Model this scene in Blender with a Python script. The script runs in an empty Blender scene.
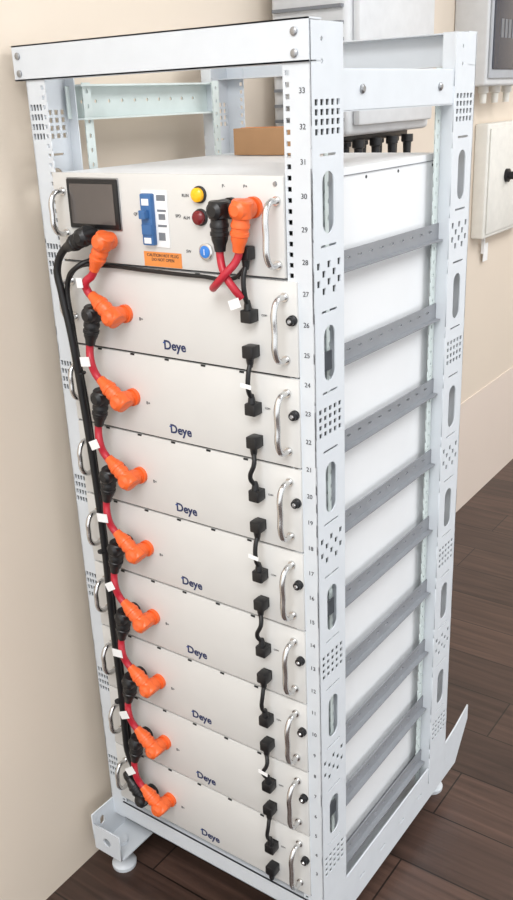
import bpy, bmesh, math, random
from mathutils import Vector, Matrix
random.seed(4)
S=bpy.context.scene
COL=bpy.context.collection
try: S.view_settings.view_transform='Standard'
except Exception: pass

# ------------------------------------------------------------ materials
def lin(c):
    return tuple(((v/255)/12.92 if v/255<=.04045 else ((v/255+.055)/1.055)**2.4) for v in c)+(1,)
def mat(name,rgb,rough=.5,metal=0,var=.04,scale=30,bump=0,spec=.5,emit=0,coat=0):
    m=bpy.data.materials.new(name);m.use_nodes=True;nt=m.node_tree;b=nt.nodes['Principled BSDF']
    b.inputs['Roughness'].default_value=rough;b.inputs['Metallic'].default_value=metal
    b.inputs['Specular IOR Level'].default_value=spec
    if coat: b.inputs['Coat Weight'].default_value=coat
    c=lin(rgb)
    tc=nt.nodes.new('ShaderNodeTexCoord');no=nt.nodes.new('ShaderNodeTexNoise');no.inputs['Scale'].default_value=scale;no.inputs['Detail'].default_value=4
    nt.links.new(tc.outputs['Object'],no.inputs['Vector'])
    r=nt.nodes.new('ShaderNodeValToRGB');nt.links.new(no.outputs['Fac'],r.inputs[0])
    r.color_ramp.elements[0].position=.3;r.color_ramp.elements[1].position=.7
    r.color_ramp.elements[0].color=tuple(v*(1-var) for v in c[:3])+(1,)
    r.color_ramp.elements[1].color=tuple(min(1,v*(1+var)) for v in c[:3])+(1,)
    nt.links.new(r.outputs[0],b.inputs['Base Color'])
    if bump:
        bp=nt.nodes.new('ShaderNodeBump');bp.inputs['Strength'].default_value=bump;bp.inputs['Distance'].default_value=.002
        nt.links.new(no.outputs['Fac'],bp.inputs['Height']);nt.links.new(bp.outputs[0],b.inputs['Normal'])
    if emit:
        b.inputs['Emission Color'].default_value=c;b.inputs['Emission Strength'].default_value=emit
    return m
M={}
M['rack']=mat('rack_powder_coat',(211,216,221),.42,var=.02)
M['railgreen']=mat('rail_galvanised',(206,216,214),.4)
M['front']=mat('panel_warm_grey',(213,212,209),.5,scale=12,var=.02)
M['side']=mat('module_case_white',(230,232,234),.45,scale=10,var=.02)
M['shelf']=mat('shelf_zinc_grey',(140,143,148),.45,metal=.15)
M['black']=mat('black_plastic',(22,22,24),.4)
M['hole']=mat('dark_shade_and_clips',(34,35,37),.8)  # near-black tone painting the shade inside holes and seams; vent clips share it
M['rubber']=mat('black_cable_rubber',(18,18,20),.45)
M['orange']=mat('orange_plug_plastic',(236,104,46),.38)
M['red']=mat('red_cable_rubber',(182,34,52),.4)
M['chrome']=mat('polished_steel',(215,215,215),.22,metal=1)
M['steel']=mat('bolt_steel',(165,167,170),.35,metal=.9)
M['darksteel']=mat('thumb_screw_black',(40,40,42),.35,metal=.5)
M['white']=mat('white_label',(240,240,240),.6)
M['ink']=mat('black_ink',(50,50,55),.6)
M['logo']=mat('logo_ink',(38,48,88),.6)
M['blueink']=mat('blue_ink',(40,75,150),.6)
M['screen']=mat('screen_glass',(92,86,83),.12,coat=.5,scale=4,var=.2)
M['blue']=mat('breaker_blue',(58,104,158),.4)
M['bluebtn']=mat('blue_button',(50,120,200),.3,emit=.2)
M['yellow']=mat('yellow_lamp',(245,180,20),.25,emit=.2)
M['redlamp']=mat('red_lamp',(120,25,30),.25)
M['olabel']=mat('orange_warning_label',(226,140,70),.6)
M['card']=mat('cardboard',(168,130,94),.9,bump=.2)
M['invwhite']=mat('inverter_case',(216,218,220),.4)
M['invgrey']=mat('inverter_fins',(120,124,130),.4)
M['winframe']=mat('window_frame_grey',(180,184,190),.4)
M['cream']=mat('cream_enclosure',(230,228,221),.5)
M['smoke']=mat('smoked_window',(58,62,74),.12,coat=.5)
M['wall']=mat('wall_paint_beige',(225,212,196),.5,var=.025,scale=1.5)
M['wains']=mat('wall_lower_paint',(228,214,202),.45,var=.02,scale=1.5)
M['ceil']=mat('ceiling_white',(240,240,239),.8)
def floor_mat():
    m=bpy.data.materials.new('dark_wood_planks');m.use_nodes=True;nt=m.node_tree;b=nt.nodes['Principled BSDF'];N=nt.nodes.new;Lk=nt.links.new
    tc=N('ShaderNodeTexCoord')
    br=N('ShaderNodeTexBrick');br.inputs['Scale'].default_value=1
    br.inputs['Brick Width'].default_value=1.1;br.inputs['Row Height'].default_value=.15
    br.inputs['Mortar Size'].default_value=.0018;br.inputs['Mortar Smooth'].default_value=.1
    br.offset=.37
    br.inputs['Color1'].default_value=lin((80,61,53));br.inputs['Color2'].default_value=lin((62,47,41));br.inputs['Mortar'].default_value=lin((28,21,18))
    Lk(tc.outputs['Object'],br.inputs['Vector'])
    mp=N('ShaderNodeMapping');mp.inputs['Scale'].default_value=(1.6,26,1);Lk(tc.outputs['Object'],mp.inputs['Vector'])
    no=N('ShaderNodeTexNoise');no.inputs['Scale'].default_value=2.2;no.inputs['Detail'].default_value=8;no.inputs['Distortion'].default_value=.6;Lk(mp.outputs[0],no.inputs['Vector'])
    r=N('ShaderNodeValToRGB');r.color_ramp.elements[0].position=.3;r.color_ramp.elements[1].position=.72
    r.color_ramp.elements[0].color=(.55,.53,.52,1);r.color_ramp.elements[1].color=(1.4,1.36,1.32,1);Lk(no.outputs['Fac'],r.inputs[0])
    mx=N('ShaderNodeMix');mx.data_type='RGBA';mx.blend_type='MULTIPLY';mx.inputs[0].default_value=1
    Lk(br.outputs['Color'],mx.inputs[6]);Lk(r.outputs[0],mx.inputs[7]);Lk(mx.outputs[2],b.inputs['Base Color'])
    b.inputs['Roughness'].default_value=.36
    bp=N('ShaderNodeBump');bp.inputs['Strength'].default_value=.15;Lk(no.outputs['Fac'],bp.inputs['Height']);Lk(bp.outputs[0],b.inputs['Normal'])
    return m
M['floor']=floor_mat()

# ------------------------------------------------------------ helpers
def empty(name,loc=(0,0,0),rz=0,local=False):
    e=bpy.data.objects.new(name,None);e.location=loc;e.rotation_euler=(0,0,rz);e.empty_display_size=.05
    COL.objects.link(e);e['local']=local;return e
def par(ob,P):
    if P is not None:
        ob.parent=P
        if not P['local']: ob.matrix_parent_inverse=Matrix.Translation(-Vector(P.location))
def link(me,name,P,m):
    ob=bpy.data.objects.new(name,me);COL.objects.link(ob);par(ob,P)
    if m is not None and not me.materials: me.materials.append(M[m])
    return ob
def bm_ob(bm,name,P,m,smooth=False):
    me=bpy.data.meshes.new(name);bm.normal_update();bm.to_mesh(me);bm.free()
    if smooth:
        me.shade_smooth()
        try: me.set_sharp_from_angle(angle=math.radians(35))
        except Exception: pass
    return link(me,name,P,m)
def box(name,x0,x1,y0,y1,z0,z1,m,P=None,bev=0,seg=2):
    bm=bmesh.new();bmesh.ops.create_cube(bm,size=1)
    for v in bm.verts: v.co=Vector(((x0+x1)/2+v.co.x*(x1-x0),(y0+y1)/2+v.co.y*(y1-y0),(z0+z1)/2+v.co.z*(z1-z0)))
    if bev: bmesh.ops.bevel(bm,geom=bm.edges[:],offset=bev,segments=seg,affect='EDGES',profile=.5)
    return bm_ob(bm,name,P,m,bool(bev))
def boxes(name,L,m,P=None,bev=0):
    bm=bmesh.new()
    for (x0,x1,y0,y1,z0,z1) in L:
        r=bmesh.ops.create_cube(bm,size=1)
        for v in r['verts']: v.co=Vector(((x0+x1)/2+v.co.x*(x1-x0),(y0+y1)/2+v.co.y*(y1-y0),(z0+z1)/2+v.co.z*(z1-z0)))
    if bev: bmesh.ops.bevel(bm,geom=bm.edges[:],offset=bev,segments=2,affect='EDGES',profile=.5)
    return bm_ob(bm,name,P,m)
def lathe(name,prof,p,d,m,P=None,n=20,sq=1.0):
    d=Vector(d).normalized();q=Vector((0,0,1)).rotation_difference(d)
    bm=bmesh.new();rings=[]
    for (h,r) in prof:
        rings.append([bm.verts.new(Vector(p)+q@Vector((r*math.cos(2*math.pi*k/n),sq*r*math.sin(2*math.pi*k/n),h))) for k in range(n)])
    for a,b in zip(rings,rings[1:]):
        for k in range(n): bm.faces.new((a[k],a[(k+1)%n],b[(k+1)%n],b[k]))
    bm.faces.new(rings[0][::-1]);bm.faces.new(rings[-1])
    return bm_ob(bm,name,P,m,True)
def tube(name,pts,r,m,P=None,res=8,cyc=False):
    c=bpy.data.curves.new(name,'CURVE');c.dimensions='3D';c.bevel_depth=r;c.bevel_resolution=3;c.use_fill_caps=True
    s=c.splines.new('BEZIER');s.bezier_points.add(len(pts)-1)
    for b,p in zip(s.bezier_points,pts): b.co=p;b.handle_left_type=b.handle_right_type='AUTO'
    s.resolution_u=res
    t=bpy.data.objects.new('t',c);COL.objects.link(t)
    dg=bpy.context.evaluated_depsgraph_get();me=bpy.data.meshes.new_from_object(t.evaluated_get(dg))
    bpy.data.objects.remove(t);me.name=name;me.materials.clear();me.shade_smooth()
    return link(me,name,P,m)
def stad(cx,cy,w,h,n=8):
    r=min(w,h)/2;pts=[]
    for k in range(4*n):
        a=2*math.pi*(k+.5)/(4*n);pts.append((cx+r*math.cos(a)+(w/2-r)*(1 if math.cos(a)>0 else -1),cy+r*math.sin(a)+(h/2-r)*(1 if math.sin(a)>=0 else -1)))
    return pts
def rect(cx,cy,w,h): return [(cx-w/2,cy-h/2),(cx+w/2,cy-h/2),(cx+w/2,cy+h/2),(cx-w/2,cy+h/2)]
def _fill(outer,holes,th):
    c=bpy.data.curves.new('c','CURVE');c.dimensions='2D';c.fill_mode='BOTH';c.extrude=th/2
    for n,pts in enumerate([outer]+holes):
        s=c.splines.new('POLY');s.points.add(len(pts)-1);s.use_cyclic_u=True
        jx,jy=(random.uniform(-4e-5,4e-5),random.uniform(-4e-5,4e-5)) if n else (0,0)
        for q,p in zip(s.points,pts): q.co=((p[0]+jx)*10,(p[1]+jy)*10,0,1)
    c.extrude=th*5
    t=bpy.data.objects.new('t',c);COL.objects.link(t)
    dg=bpy.context.evaluated_depsgraph_get();me=bpy.data.meshes.new_from_object(t.evaluated_get(dg))
    bpy.data.objects.remove(t)
    for v in me.vertices: v.co=v.co/10
    return me
def plate(name,outer,holes,th,plane,off,m,P=None,cuts=None):
    """plane 'x': local(a,b)->(off,a,b); 'y': (a,off,b). cuts: b-values where the strip is split for robust filling"""
    if cuts:
        xs=[p[0] for p in outer];ys=[p[1] for p in outer];x0,x1=min(xs),max(xs);B=[max(ys)]+[c for c in cuts if min(ys)<c<max(ys)]+[min(ys)]
        mes=[]
        for t,b in zip(B,B[1:]):
            hs=[h for h in holes if b<sum(p[1] for p in h)/len(h)<t]
            hs=[h for h in hs if min(p[1] for p in h)>b+.0004 and max(p[1] for p in h)<t-.0004]
            mes.append(_fill([(x0,b),(x1,b),(x1,t),(x0,t)],hs,th))
        bm=bmesh.new()
        for q in mes: bm.from_mesh(q)
        me=bpy.data.meshes.new(name);bm.to_mesh(me);bm.free()
    else: me=_fill(outer,holes,th)
    for v in me.vertices:
        a,b,w=v.co
        v.co={'x':(off+w,a,b),'y':(a,off-w,b),'z':(a,b,off+w)}[plane]
    me.name=name;me.materials.clear();return link(me,name,P,m)
def text(name,s,size,loc,m,P=None,plane='y',align='CENTER',bold=0):
    c=bpy.data.curves.new(name,'FONT');c.body=s;c.size=size;c.extrude=.0002;c.align_x=align;c.align_y='CENTER';c.resolution_u=3;c.offset=bold
    t=bpy.data.objects.new('t',c);COL.objects.link(t)
    dg=bpy.context.evaluated_depsgraph_get();me=bpy.data.meshes.new_from_object(t.evaluated_get(dg));bpy.data.objects.remove(t)
    for v in me.vertices:
        a,b,w=v.co
        v.co=(loc[0]+a,loc[1]-w,loc[2]+b) if plane=='y' else (loc[0]+w,loc[1]+a,loc[2]+b)
    me.name=name;me.materials.clear();return link(me,name,P,m)
def dup(src,P,dz):
    for o in list(src.children):
        n=bpy.data.objects.new(o.name.split('.')[0],o.data);COL.objects.link(n);n.parent=P
        n.matrix_parent_inverse=o.matrix_parent_inverse.copy();n.location=o.location

W=.502;D=.498;T=.1825;PZ=.1333;FZ=-1.352
# ------------------------------------------------------------ room
WS=-.0226;WA=math.atan(.0226)
def wx(y): return -.538+WS*y
def wallseg(name,y0,y1,z0,z1,t0,t1,m):
    bm=bmesh.new();v=[bm.verts.new((wx(y)+t,y,z)) for y in(y0,y1) for t in(t0,t1) for z in(z0,z1)]
    bmesh.ops.convex_hull(bm,input=v);return bm_ob(bm,name,None,m)
CZ=1.3
wallseg('wall_left',-3,5,FZ,CZ,-.1,0,'wall')
wallseg('trim_1',.8,4.99,FZ,FZ+.42,0,.003,'wains')
box('floor',-.75,4,-3,5,FZ-.05,FZ,'floor')
box('wall_back',-.75,4,5,5.1,FZ,CZ,'wall')
box('ceiling',-.75,4,-3,5.1,CZ,CZ+.05,'ceil')

# ------------------------------------------------------------ rack
R=empty('server_rack',(-W/2,D/2,FZ))
ZB=-1.25
pw=.078
def side_holes(yc,w):
    H=[]
    for i in range(7):
        z=-.030-.2*i
        if z-.05<ZB: break
        H.append(stad(yc,z,.029,.078))
        H.append(stad(yc,z+.0590,.040,.0035,3))
        if z-.062>ZB: H.append(stad(yc,z-.0545,.040,.0035,3))
    for i in range(7):
        z=.077-.2*i
        for a in range(5):
            for b in range(4):
                if i%2 and (a+b)%2: continue
                H.append(rect(yc-.026+a*.013,z+.014-b*.0115,.0075,.0072 if not i%2 else .009))
    H.append(stad(yc-.012,T-.02,.006,.006,3));H.append(stad(yc-.012,T-.045,.006,.006,3))
    return H
scuts=[]
for i in range(7): scuts+= [.105-.2*i,.038-.2*i,.014-.2*i,-.076-.2*i]
for nm,x,y0 in(('front_right',0,0),('rear_right',0,D-pw),('front_left',-W,0),('rear_left',-W,D-pw)):
    sgn=-1 if x==0 else 1
    plate('post_side_'+nm,[(y0,ZB),(y0+pw,ZB),(y0+pw,T),(y0,T)],side_holes(y0+pw/2,pw),.002,'x',x+sgn*.001,'rack',R,cuts=scuts)
    if x==0:
        boxes('post_hole_shade_'+nm,[(-.004,-.0025,y0+.006,y0+pw-.006,.077-.2*i-.027,.077-.2*i+.022) for i in range(7)],'hole',R)  # added dark sheets behind the grid holes, painting the shade inside the post
    fl=.040
    xa,xb=sorted((x,x+sgn*fl))
    yf=.001 if y0==0 else D-.001
    hc=x+sgn*.0335
    H=[];n=0
    if nm=='front_left':
        for i in range(7):
            for a in range(4):
                for b in range(4): H.append(rect(x+.0055+a*.0066,.1262-.0137*round((.1262-(.098-.2*i))/.0137)-b*.0137,.0044,.0085))
    z=.1262
    while z>ZB+.03:
        H.append(rect(hc,z,.006,.006)); z-=.0137
    plate('post_flange_'+nm,[(xa,ZB),(xb,ZB),(xb,T),(xa,T)],H,.002,'y',yf,'rack',R,cuts=[.1262+.00685-.0137*k for k in range(0,101)])
    if x==0: box('post_shadow_strip_'+nm,hc-.006,hc+.006,yf+(.003 if y0==0 else -.004),yf+(.004 if y0==0 else -.003),ZB+.01,.02,'hole',R)  # added dark strip behind the square holes, standing in for shade
    if nm=='front_left': boxes('post_hole_shade_'+nm,[(x+.003,x+.029,.0032,.004,.04-.2*i,.106-.2*i) for i in range(7)],'hole',R)  # dark sheets added behind the flange grids as painted shade
    yr=(y0+pw-.002) if y0==0 else y0
    box('post_return_'+nm,*sorted((x+sgn*.002,x+sgn*.022)),yr,yr+.002,ZB,T,'rack',R)
for nm,x,y in(('front_right',-.030,pw),('rear_right',-.022,D-pw-.02),('front_left',-W+.026,pw+.01),('rear_left',-W+.040,D-pw-.02)):
    H=[stad(y+.009,z/1000,.005,.007,2) for z in range(120,-1230,-22)]
    plate('rail_strip_'+nm,[(y,ZB),(y+.018,ZB),(y+.018,T-.05),(y,T-.05)],H,.002,'x',x,'railgreen',R,cuts=[z/1000+.011 for z in range(120,-1230,-22)])
zs=.105
for n in range(33,2,-1):
    text('unit_number',str(n),.0095,(-.012,-.0004,zs-(33-n)*.0414),'ink',R)
def beamx(name,x0,x1,y,z0,z1,inward):
    boxes(name,[(x0,x1,y,y+.002,z0,z1),(x0,x1,min(y,y+inward),max(y,y+inward),z1-.002,z1),(x0,x1,min(y,y+inward),max(y,y+inward),z0,z0+.002)],'rack',R)
beamx('top_beam_front',-.522,-.0,-.003,.137,T+.003,.03)
beamx('top_beam_rear',-.52,-.0,D-.001,.135,T+.002,-.03)
for x,yy,dd in((-.015,-.003,-1),(-.505,-.003,-1)):
    for z in(.171,.147): lathe('bolt',[(0,.005),(.002,.005),(.003,.0035)],(x-.005,yy,z),(0,dd,0),'steel',R,12)
for nm,x in(('right',-.001),('left',-W+.012)):
    H=[stad(y/1000,.105,.006,.006,3) for y in range(100,410,31)] if nm=='left' else []
    H+= [stad(.13,.105,.006,.006,3),stad(.37,.105,.006,.006,3)] if nm=='right' else []
    plate('side_beam_'+nm,[(pw-.01,.08),(D-pw+.01,.08),(D-pw+.01,.128),(pw-.01,.128)],H,.002,'x',x-.002,'rack' if nm=='right' else 'railgreen',R)
    s=-1 if x>-.1 else 1
    boxes('side_beam_lip_'+nm,[(*sorted((x-.002,x-.002+s*.025)),pw,D-pw,.078,.081),(*sorted((x-.002,x-.002+s*.025)),pw,D-pw,.127,.130)],'rack' if nm=='right' else 'railgreen',R)
    if nm=='right':
        for y in(.13,.37): lathe('bolt',[(0,.006),(.002,.006),(.004,.004)],(x-.001,y,.105),(1,0,0),'steel',R,12)
for i in range(1,10):
    s=-PZ*i+.003
    for sd,xo in(('right',-.020),('left',-W+.020)):
        sg=-1 if sd=='right' else 1
        H=[stad(.09+.033*k,s+.016,.011,.0035,2) for k in range(10)]
        plate('shelf_rail_'+sd,[(pw-.04,s),(D-.04,s),(D-.04,s+.027),(pw-.04,s+.027)],H,.002,'x',xo,'shelf',R)
        box('shelf_rail_foot_'+sd,*sorted((xo,xo+sg*.05)),pw-.04,D-.04,s-.001,s+.001,'shelf',R)
        if sd=='right': box('shelf_lip_right',-.020,-.010,pw+.002,D-pw-.002,s-.001,s+.001,'shelf',R)
beamx('base_beam_front',-.47,-.002,-.002,-1.247,-1.207,.03)
beamx('base_beam_rear',-.47,-.002,D-.001,-1.247,-1.207,-.03)
for nm,x,sg in(('right',-.003,-1),('left',-W+.001,1)):
    out=[(-.06,-1.212),(-.06,-1.272),(-.03,-1.295),(.56,-1.295),(.62,-1.215),(.62,-1.178),(.56,-1.195),(.46,-1.212),(.05,-1.212)]
    plate('base_rail_web_'+nm,out,[stad(-.035,-1.242,.012,.02,3)]+[stad(.14+.08*k,-1.255,.02,.006,3) for k in range(4)],.003,'x',x,'rack',R)
    xa,xb=sorted((x,x+sg*.07))
    box('base_rail_flange_'+nm,xa,xb,-.055,.56,-1.297,-1.294,'rack',R)
    plate('base_rail_end_'+nm,[(xa,-1.295),(xb,-1.295),(xb,-1.235),(xa,-1.235)] ,[stad((xa+xb)/2,-1.265,.02,.02,4)],.003,'y',-.058,'rack',R)
    for y in(-.02,.52):
        xc=x+sg*.035
        lathe('levelling_foot_'+nm,[(0,.024),(.008,.025),(.014,.02),(.018,.008),(.057,.008),(.057,.012),(.067,.012)],(xc,y,FZ),(0,0,1),'rack',R,20)

# ------------------------------------------------------------ control box (top unit)
U0T=.006;U0B=-.126
C=empty('battery_control_box',(-W/2,.22,-.061))
box('case',-.462,-.034,.004,.452,U0B+.002,U0T-.001,'side',C)
box('front_panel',-.464,-.041,-.004,.003,U0B+.002,U0T,'front',C,.0008)
def handle(x,zc,P,h=.082):
    y=-.005
    tube('handle',[(x,y,zc+h/2),(x,y-.016,zc+h/2-.001),(x,y-.025,zc+h/2-.012),(x,y-.026,zc),(x,y-.025,zc-h/2+.012),(x,y-.016,zc-h/2+.001),(x,y,zc-h/2)],.0042,'chrome',P)
    for z in(zc+h/2,zc-h/2): lathe('handle_foot',[(0,.0062),(.003,.0062)],(x,y+.001,z),(0,-1,0),'chrome',P,14)
handle(-.051,-.066,C);handle(-.4435,-.052,C,.062)
box('display_frame',-.4325,-.3265,-.0055,-.004,-.0755,-.0005,'steel',C,.001)
box('display_bezel',-.431,-.328,-.009,-.004,-.074,-.002,'black',C,.002)
box('display_screen',-.424,-.335,-.0096,-.009,-.067,-.009,'screen',C)
box('breaker_frame',-.284,-.236,-.0055,-.004,-.095,-.016,'white',C,.0005)
box('breaker_body',-.280,-.259,-.014,-.005,-.092,-.020,'blue',C,.002)
boxes('breaker_toggle',[(-.275,-.264,-.024,-.013,-.054,-.042),(-.279,-.260,-.0155,-.013,-.077,-.062)],'blue',C,.001)
boxes('breaker_screw_labels',[(-.276,-.263,-.0145,-.0135,-.036,-.027),(-.276,-.263,-.0145,-.0135,-.089,-.081)],'white',C)
boxes('breaker_print',[(-.255,-.239,-.006,-.0054,-.030,-.022),(-.255,-.239,-.006,-.0054,-.045,-.042),(-.253,-.241,-.006,-.0054,-.056,-.048),(-.255,-.239,-.006,-.0054,-.066,-.063),(-.255,-.243,-.006,-.0054,-.085,-.074)],'invgrey',C)
for z,mm in((-.020,'yellow'),(-.050,'redlamp')):
    lathe('lamp_ring',[(0,.0115),(.003,.0115),(.004,.0100)],(-.177,-.004,z),(0,-1,0),'black',C,24)
    lathe('lamp_lens',[(0,.0095),(.007,.0095),(.009,.0075),(.0105,.003)],(-.177,-.006,z),(0,-1,0),mm,C,24)
lathe('button_ring',[(0,.0115),(.004,.0115),(.005,.010)],(-.170,-.004,-.096),(0,-1,0),'chrome',C,24)
lathe('button_cap',[(0,.0085),(.003,.0085),(.004,.007)],(-.170,-.007,-.096),(0,-1,0),'bluebtn',C,24)
box('button_mark',-.1705,-.1695,-.0116,-.011,-.100,-.092,'white',C)
box('warning_label',-.288,-.217,-.0046,-.004,-.123,-.102,'olabel',C)
text('warning_text','CAUTION HOT PLUG\nDO NOT OPEN',.0062,(-.252,-.0048,-.110),'ink',C)
for x,z,s in((-.203,-.022,'RUN'),(-.203,-.052,'ALM'),(-.203,-.098,'SW'),(-.136,-.008,'P-'),(-.100,-.008,'P+'),(-.298,-.05,'QF'),(-.218,-.05,'SPD')):
    text('print',s,.006,(x,-.0044,z),'ink',C)
lathe('socket_black',[(0,.014),(.006,.014)],(-.124,-.004,-.036),(0,-1,0),'black',C)
lathe('socket_orange',[(0,.014),(.006,.014)],(-.087,-.004,-.034),(0,-1,0),'orange',C)
lathe('panel_screw',[(0,.0035),(.002,.0025)],(-.053,-.004,-.004),(0,-1,0),'steel',C,10)
boxes('case_seam',[(-.0335,-.0325,.10,.44,U0T-.012,U0T-.011)],'invgrey',C)
for y in(.10,.2,.3,.42):
    lathe('case_screw',[(0,.0025),(.001,.0025)],(-.0345,y,U0T-.018),(1,0,0),'ink',C,8)

# ------------------------------------------------------------ battery modules
mods=[]
def module_parts(P,zt,zb):
    box('case',-.462,-.034,.004,.452,zb+.003,zt-.001,'side',P)
    box('front_panel',-.470,-.024,-.004,.003,zb+.0022,zt-.0012,'front',P,.0008)
    box('panel_shadow_gap',-.470,-.024,.0,.004,zb-.0005,zb+.003,'hole',P)
    boxes('vent_clips',[(x-.004,x+.004,-.0046,-.003,zt-.0035,zt-.0008) for x in(-.40,-.33,-.26,-.19,-.12)],'hole',P)
    handle(-.0425,(zt+zb)/2+.002,P,.086);handle(-.445,(zt+zb)/2+.008,P,.058)
    zk=zt-.052
    for x in(-.0305,):
        lathe('thumb_screw',[(0,.0072),(.004,.0072),(.005,.006),(.009,.006),(.010,.004)],(x,-.004,zk),(0,-1,0),'darksteel',P,16)
        lathe('thumb_screw_tip',[(0,.0032),(.002,.002)],(x,-.014,zk),(0,-1,0),'chrome',P,10)
    zl=zt-.1130
    text('logo','Deye',.0200,(-.242,-.0044,zl),'logo',P,bold=.0005)
    box('logo_mark',-.2645,-.260,-.0047,-.0043,zl+.0030,zl+.0050,'blueink',P)
    text('port_print','B+',.007,(-.305,-.0044,zt-.078),'ink',P)
    text('port_print','COM',.004,(-.077,-.0044,zt-.05),'ink',P)
    lathe('socket_positive',[(0,.014),(.006,.014),(.006,.011),(.01,.011)],(-.335,-.004,zt-.072),(0,-1,0),'orange',P)
    lathe('socket_negative',[(0,.014),(.006,.014),(.006,.011),(.01,.011)],(-.379,-.004,zt-.072),(0,-1,0),'black',P)
    boxes('comm_ports',[(-.103,-.087,-.006,-.004,zt-.058,zt-.042),(-.103,-.087,-.006,-.004,zt-.108,zt-.092)],'black',P)
    for y in(.10,.2,.3,.42):
        lathe('case_screw',[(0,.0022),(.001,.0022)],(-.0345,y,zt-.010),(1,0,0),'ink',P,8)
for i in range(1,9):
    zt=-PZ*i+.0065;zb=zt-PZ
    if i==1:
        P=empty('battery_module',(-W/2,.22,(zt+zb)/2));module_parts(P,zt,zb);first=P
    else:
        P=empty('battery_module',(-W/2,.22,(zt+zb)/2));dup(first,P,0)
    mods.append(P)

# ------------------------------------------------------------ plugs and cables
PLUG=[(0,.0125),(.002,.0142),(.020,.0142),(.022,.0116),(.026,.0116),(.028,.0128),(.032,.0128),(.033,.0116),(.037,.0116),(.038,.0128),(.042,.0128),(.043,.0115),(.048,.0110),(.054,.0085),(.062,.0075)]
def plug(P,x,z,d,m,L=1.0):
    dv=Vector((d[0],0,d[1])).normalized();y=-.030
    lathe('plug_neck',[(0,.0125),(.004,.0135),(.022,.0135),(.030,.012),(.034,.007)],(x,-.0145,z),(0,-1,0),m,P)
    st=Vector((x,y-.002,z))-dv*.012
    lathe('plug_body',[(h*L,r) for h,r in PLUG],st,dv,m,P)
    return st+dv*.060*L,dv
def tag(P,p,w=.018,h=.013,t=.35):
    c,s=math.cos(t),math.sin(t);bm=bmesh.new();r=bmesh.ops.create_cube(bm,size=1)
    for v in r['verts']:
        a,b=v.co.x*w,v.co.z*h
        v.co=Vector((p[0]-.006+a*c-b*s,p[1]-.007+v.co.y*.0012,p[2]+a*s+b*c))
    bm_ob(bm,'cable_tag',P,'white')
zt=[None]+[-PZ*i+.0065 for i in range(1,9)]
def redlink(name,src,srcm,sdir,dst,ddir,side=-.012,cm='red',tg=(.018,.35,0)):
    P=empty(name,(src[0],-.03,src[1]))
    a,da=plug(P,src[0],src[1],sdir,srcm);b,db=plug(P,dst[0],dst[1],ddir,'orange')
    mid=(a+b)/2+Vector((side,-.004,0))
    tube('cable',[a-da*.012,a+da*.012,mid,b+db*.012,b-db*.012],.0062,cm,P)
    tag(P,mid+Vector((0,0,tg[2])),tg[0],.015,tg[1])
    return P
redlink('power_link_cable',(-.341,-.088),'orange',(-.60,-1),(-.337,zt[1]-.072),(-1,.75),tg=(.012,.1,0))
for i in range(1,8):
    redlink('power_link_cable',(-.379,zt[i]-.072),'black',(-.25,-1),(-.337,zt[i+1]-.072),(-1,.75),side=-.006,tg=(.019+.005*random.random(),random.uniform(.1,.8),random.uniform(-.005,.01)))
P=empty('power_return_cable',(-.40,-.04,-.6))
a,da=plug(P,-.378,-.082,(-1,-.45),'black',.92)
b,db=plug(P,-.379,zt[8]-.072,(-.6,.6),'black')
pts=[a-da*.012,a+da*.008,(-.443,-.034,-.132),(-.440,-.034,-.17),(-.430,-.034,-.23),(-.425,-.030,-.33),(-.420,-.026,-.47),(-.418,-.024,-.6),(-.419,-.024,-.75),(-.417,-.024,-.9),(-.416,-.026,-1.03),(-.412,-.030,zt[8]-.045),b+db*.008,b-db*.012]
tube('cable',pts,.0060,'rubber',P,10)
for z in(-.3,-.62,-.93): lathe('cable_tie',[(0,.0072),(.003,.0072)],(-.4215,-.0285,z),(0,0,1),'black',P,10)
P=empty('ground_cable',(-.42,-.02,-.3))
tube('cable',[(-.385,-.009,-.118),(-.402,-.03,-.128),(-.426,-.03,-.150),(-.430,-.028,-.22),(-.426,-.020,-.36),(-.422,-.017,-.55),(-.420,-.014,-.8),(-.418,-.014,-1.0),(-.416,-.012,-1.13)],.0040,'rubber',P,10)
P=empty('data_cable',(-.25,-.01,-.13))
tube('cable',[(-.430,-.030,-.155),(-.405,-.026,-.130),(-.36,-.014,-.127),(-.28,-.010,-.129),(-.18,-.010,-.130),(-.12,-.012,-.128),(-.098,-.016,-.112)],.003,'rubber',P,8)
P=empty('inverter_output_cable',(-.133,-.03,-.05))
a,da=plug(P,-.124,-.036,(-.03,-1),'black',1.05);tube('cable',[a-da*.01,a+da*.01,(-.117,-.036,-.118),(-.103,-.034,-.138),(-.098,-.026,-.150)],.0055,'red',P)
tag(P,Vector((-.096,-.03,-.157)))
P=empty('inverter_output_cable',(-.096,-.03,-.05))
a,da=plug(P,-.087,-.034,(-.16,-1),'orange',1.08);tube('cable',[a-da*.01,a+da*.01,(-.114,-.044,-.120),(-.136,-.036,-.137),(-.149,-.022,-.142)],.0055,'red',P)
def mini(P,x,z,up):
    box('connector',x-.009,x+.009,-.024,-.0065,z-.009,z+.009,'black',P,.002)
    lathe('boot',[(0,.006),(.008,.005),(.014,.0035)],(x,-.017,z+(.008 if up else -.008)),(0,0,1 if up else -1),'black',P,12)
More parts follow.
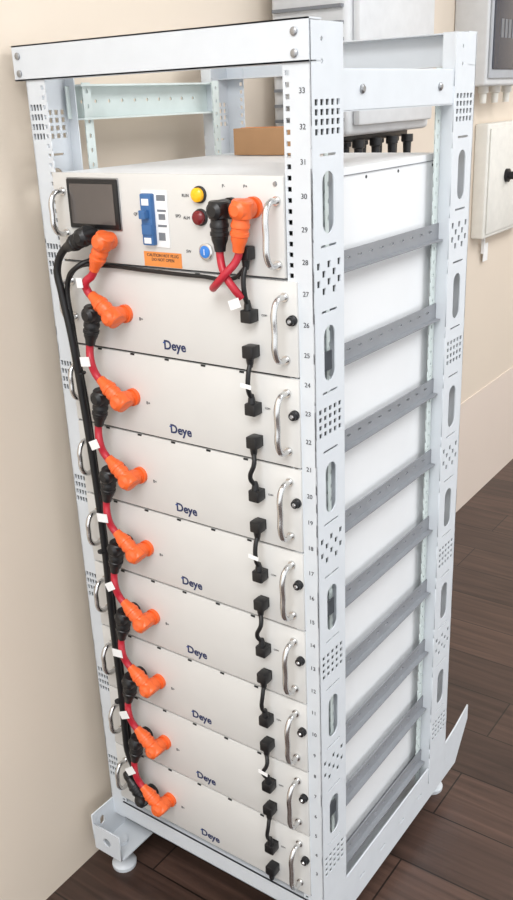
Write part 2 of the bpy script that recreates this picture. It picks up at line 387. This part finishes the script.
for i in range(0,8):
    za=(-.092 if i==0 else zt[i]-.100);zb2=zt[i+1]-.050
    P=empty('communication_link_cable',(-.095,-.02,(za+zb2)/2))
    mini(P,-.095,za,False);mini(P,-.095,zb2,True)
    off=random.uniform(-.003,.004)
    tube('cable',[(-.095,-.017,za-.016),(-.092+off,-.024,(za+zb2)/2+.012),(-.0965-off,-.024,(za+zb2)/2-.012),(-.095,-.017,zb2+.016)],.0035,'rubber',P)
    if i in(1,3,6): tag(P,Vector((-.088,-.024,(za+zb2)/2-.004)),.018,.006,-.1)
P=empty('communication_end_plug',(-.095,-.02,zt[8]-.100));mini(P,-.095,zt[8]-.100,False)

# ------------------------------------------------------------ things behind
K=empty('cardboard_box',(-.33,.42,U0T))
boxes('carton',[(-.400,-.24,.375,.445,U0T,U0T+.045)],'card',K,.001)
box('carton_tape',-.401,-.239,.40,.42,U0T+.0445,U0T+.0455,'olabel',K)
def wallroot(name,y,z): return empty(name,(wx(y),y,z),WA,True)
I=wallroot('wall_inverter',.70,0)
box('case',.018,.198,.0,.40,.02,.62,'invwhite',I,.012,3)
box('front_cover',.198,.215,.02,.38,.04,.60,'invwhite',I,.006)
boxes('heatsink_fins',[(.03,.19,-.012,.0,.05+.03*k,.056+.03*k) for k in range(18)],'invgrey',I)
box('wall_bracket',.0,.019,.05,.35,.1,.55,'invgrey',I)
box('terminal_cover',.04,.15,.03,.385,.004,.02,'black',I,.003)
for k in range(9): lathe('cable_gland',[(0,.014),(.016,.014),(.018,.010),(.045,.009)],(.12+.055*(k%2),.05+.04*k,.010),(0,0,-1),'black',I,14)
text('model_print','HYBRID INVERTER',.018,(.2155,.2,.36),'ink',I,'x')
box('info_label',.2151,.2156,.10,.30,.30,.325,'invgrey',I)
B=wallroot('breaker_panel',1.70,.1)
box('case',0,.105,0,.42,.01,.42,'invwhite',B,.008,3)
box('window_frame',.105,.113,.008,.41,.03,.40,'winframe',B,.004)
box('window',.113,.117,.02,.40,.055,.36,'smoke',B,.003)
boxes('breaker_row',[(.1171,.1182,.07+.03*k,.09+.03*k,.14,.19) for k in range(9)],'invgrey',B)
for k in range(3): lathe('cable_gland',[(0,.016),(.02,.016),(.022,.011),(.05,.01)],(.06,.1+.1*k,.012),(0,0,-1),'cream',B,14)
E=wallroot('wall_control_cabinet',1.90,-.36)
box('case',0,.045,0,.42,0,.36,'cream',E,.006,3)
box('door_panel',.045,.051,.015,.405,.015,.345,'cream',E,.003)
lathe('rotary_knob',[(0,.022),(.01,.022),(.012,.014),(.03,.012)],(.051,.17,.19),(1,0,0),'darksteel',E,20)
boxes('wire_tag',[(.01,.012,.10,.14,-.09,-.03),(.01,.02,.08,.09,-.06,.0)],'white',E)

# ------------------------------------------------------------ lights
def area(name,loc,size,pw,rot=(0,0,0),col=(.98,.99,1),sy=None):
    l=bpy.data.lights.new(name,'AREA');l.energy=pw;l.size=size;l.color=col
    if sy: l.shape='RECTANGLE';l.size_y=sy
    o=bpy.data.objects.new(name,l);o.location=loc;o.rotation_euler=rot;COL.objects.link(o);return o
area('ceiling_light',(.7,-1.7,CZ-.02),1.5,66)
area('ceiling_light',(1.4,1.0,CZ-.02),1.3,44)
area('ceiling_light',(1.0,3.4,CZ-.02),1.2,42)
w=bpy.data.worlds.new('World');S.world=w;w.use_nodes=True
w.node_tree.nodes['Background'].inputs[0].default_value=(.965,.985,1,1);w.node_tree.nodes['Background'].inputs[1].default_value=1.5

# ------------------------------------------------------------ camera
yaw,pit,rol,f=.6325,-.3682,-.0413,904.45
fw=Vector((-math.sin(yaw)*math.cos(pit),math.cos(yaw)*math.cos(pit),math.sin(pit)));rt=Vector((math.cos(yaw),math.sin(yaw),0));up=rt.cross(fw)
r2=rt*math.cos(rol)+up*math.sin(rol);u2=up*math.cos(rol)-rt*math.sin(rol)
cd=bpy.data.cameras.new('camera');cd.sensor_fit='VERTICAL';cd.sensor_height=24;cd.lens=24*f/900;cd.clip_start=.02
cam=bpy.data.objects.new('camera',cd)
m=Matrix((r2,u2,-fw)).transposed().to_4x4();m.translation=Vector((.6249,-.9926,.0957));cam.matrix_world=m
COL.objects.link(cam);S.camera=cam
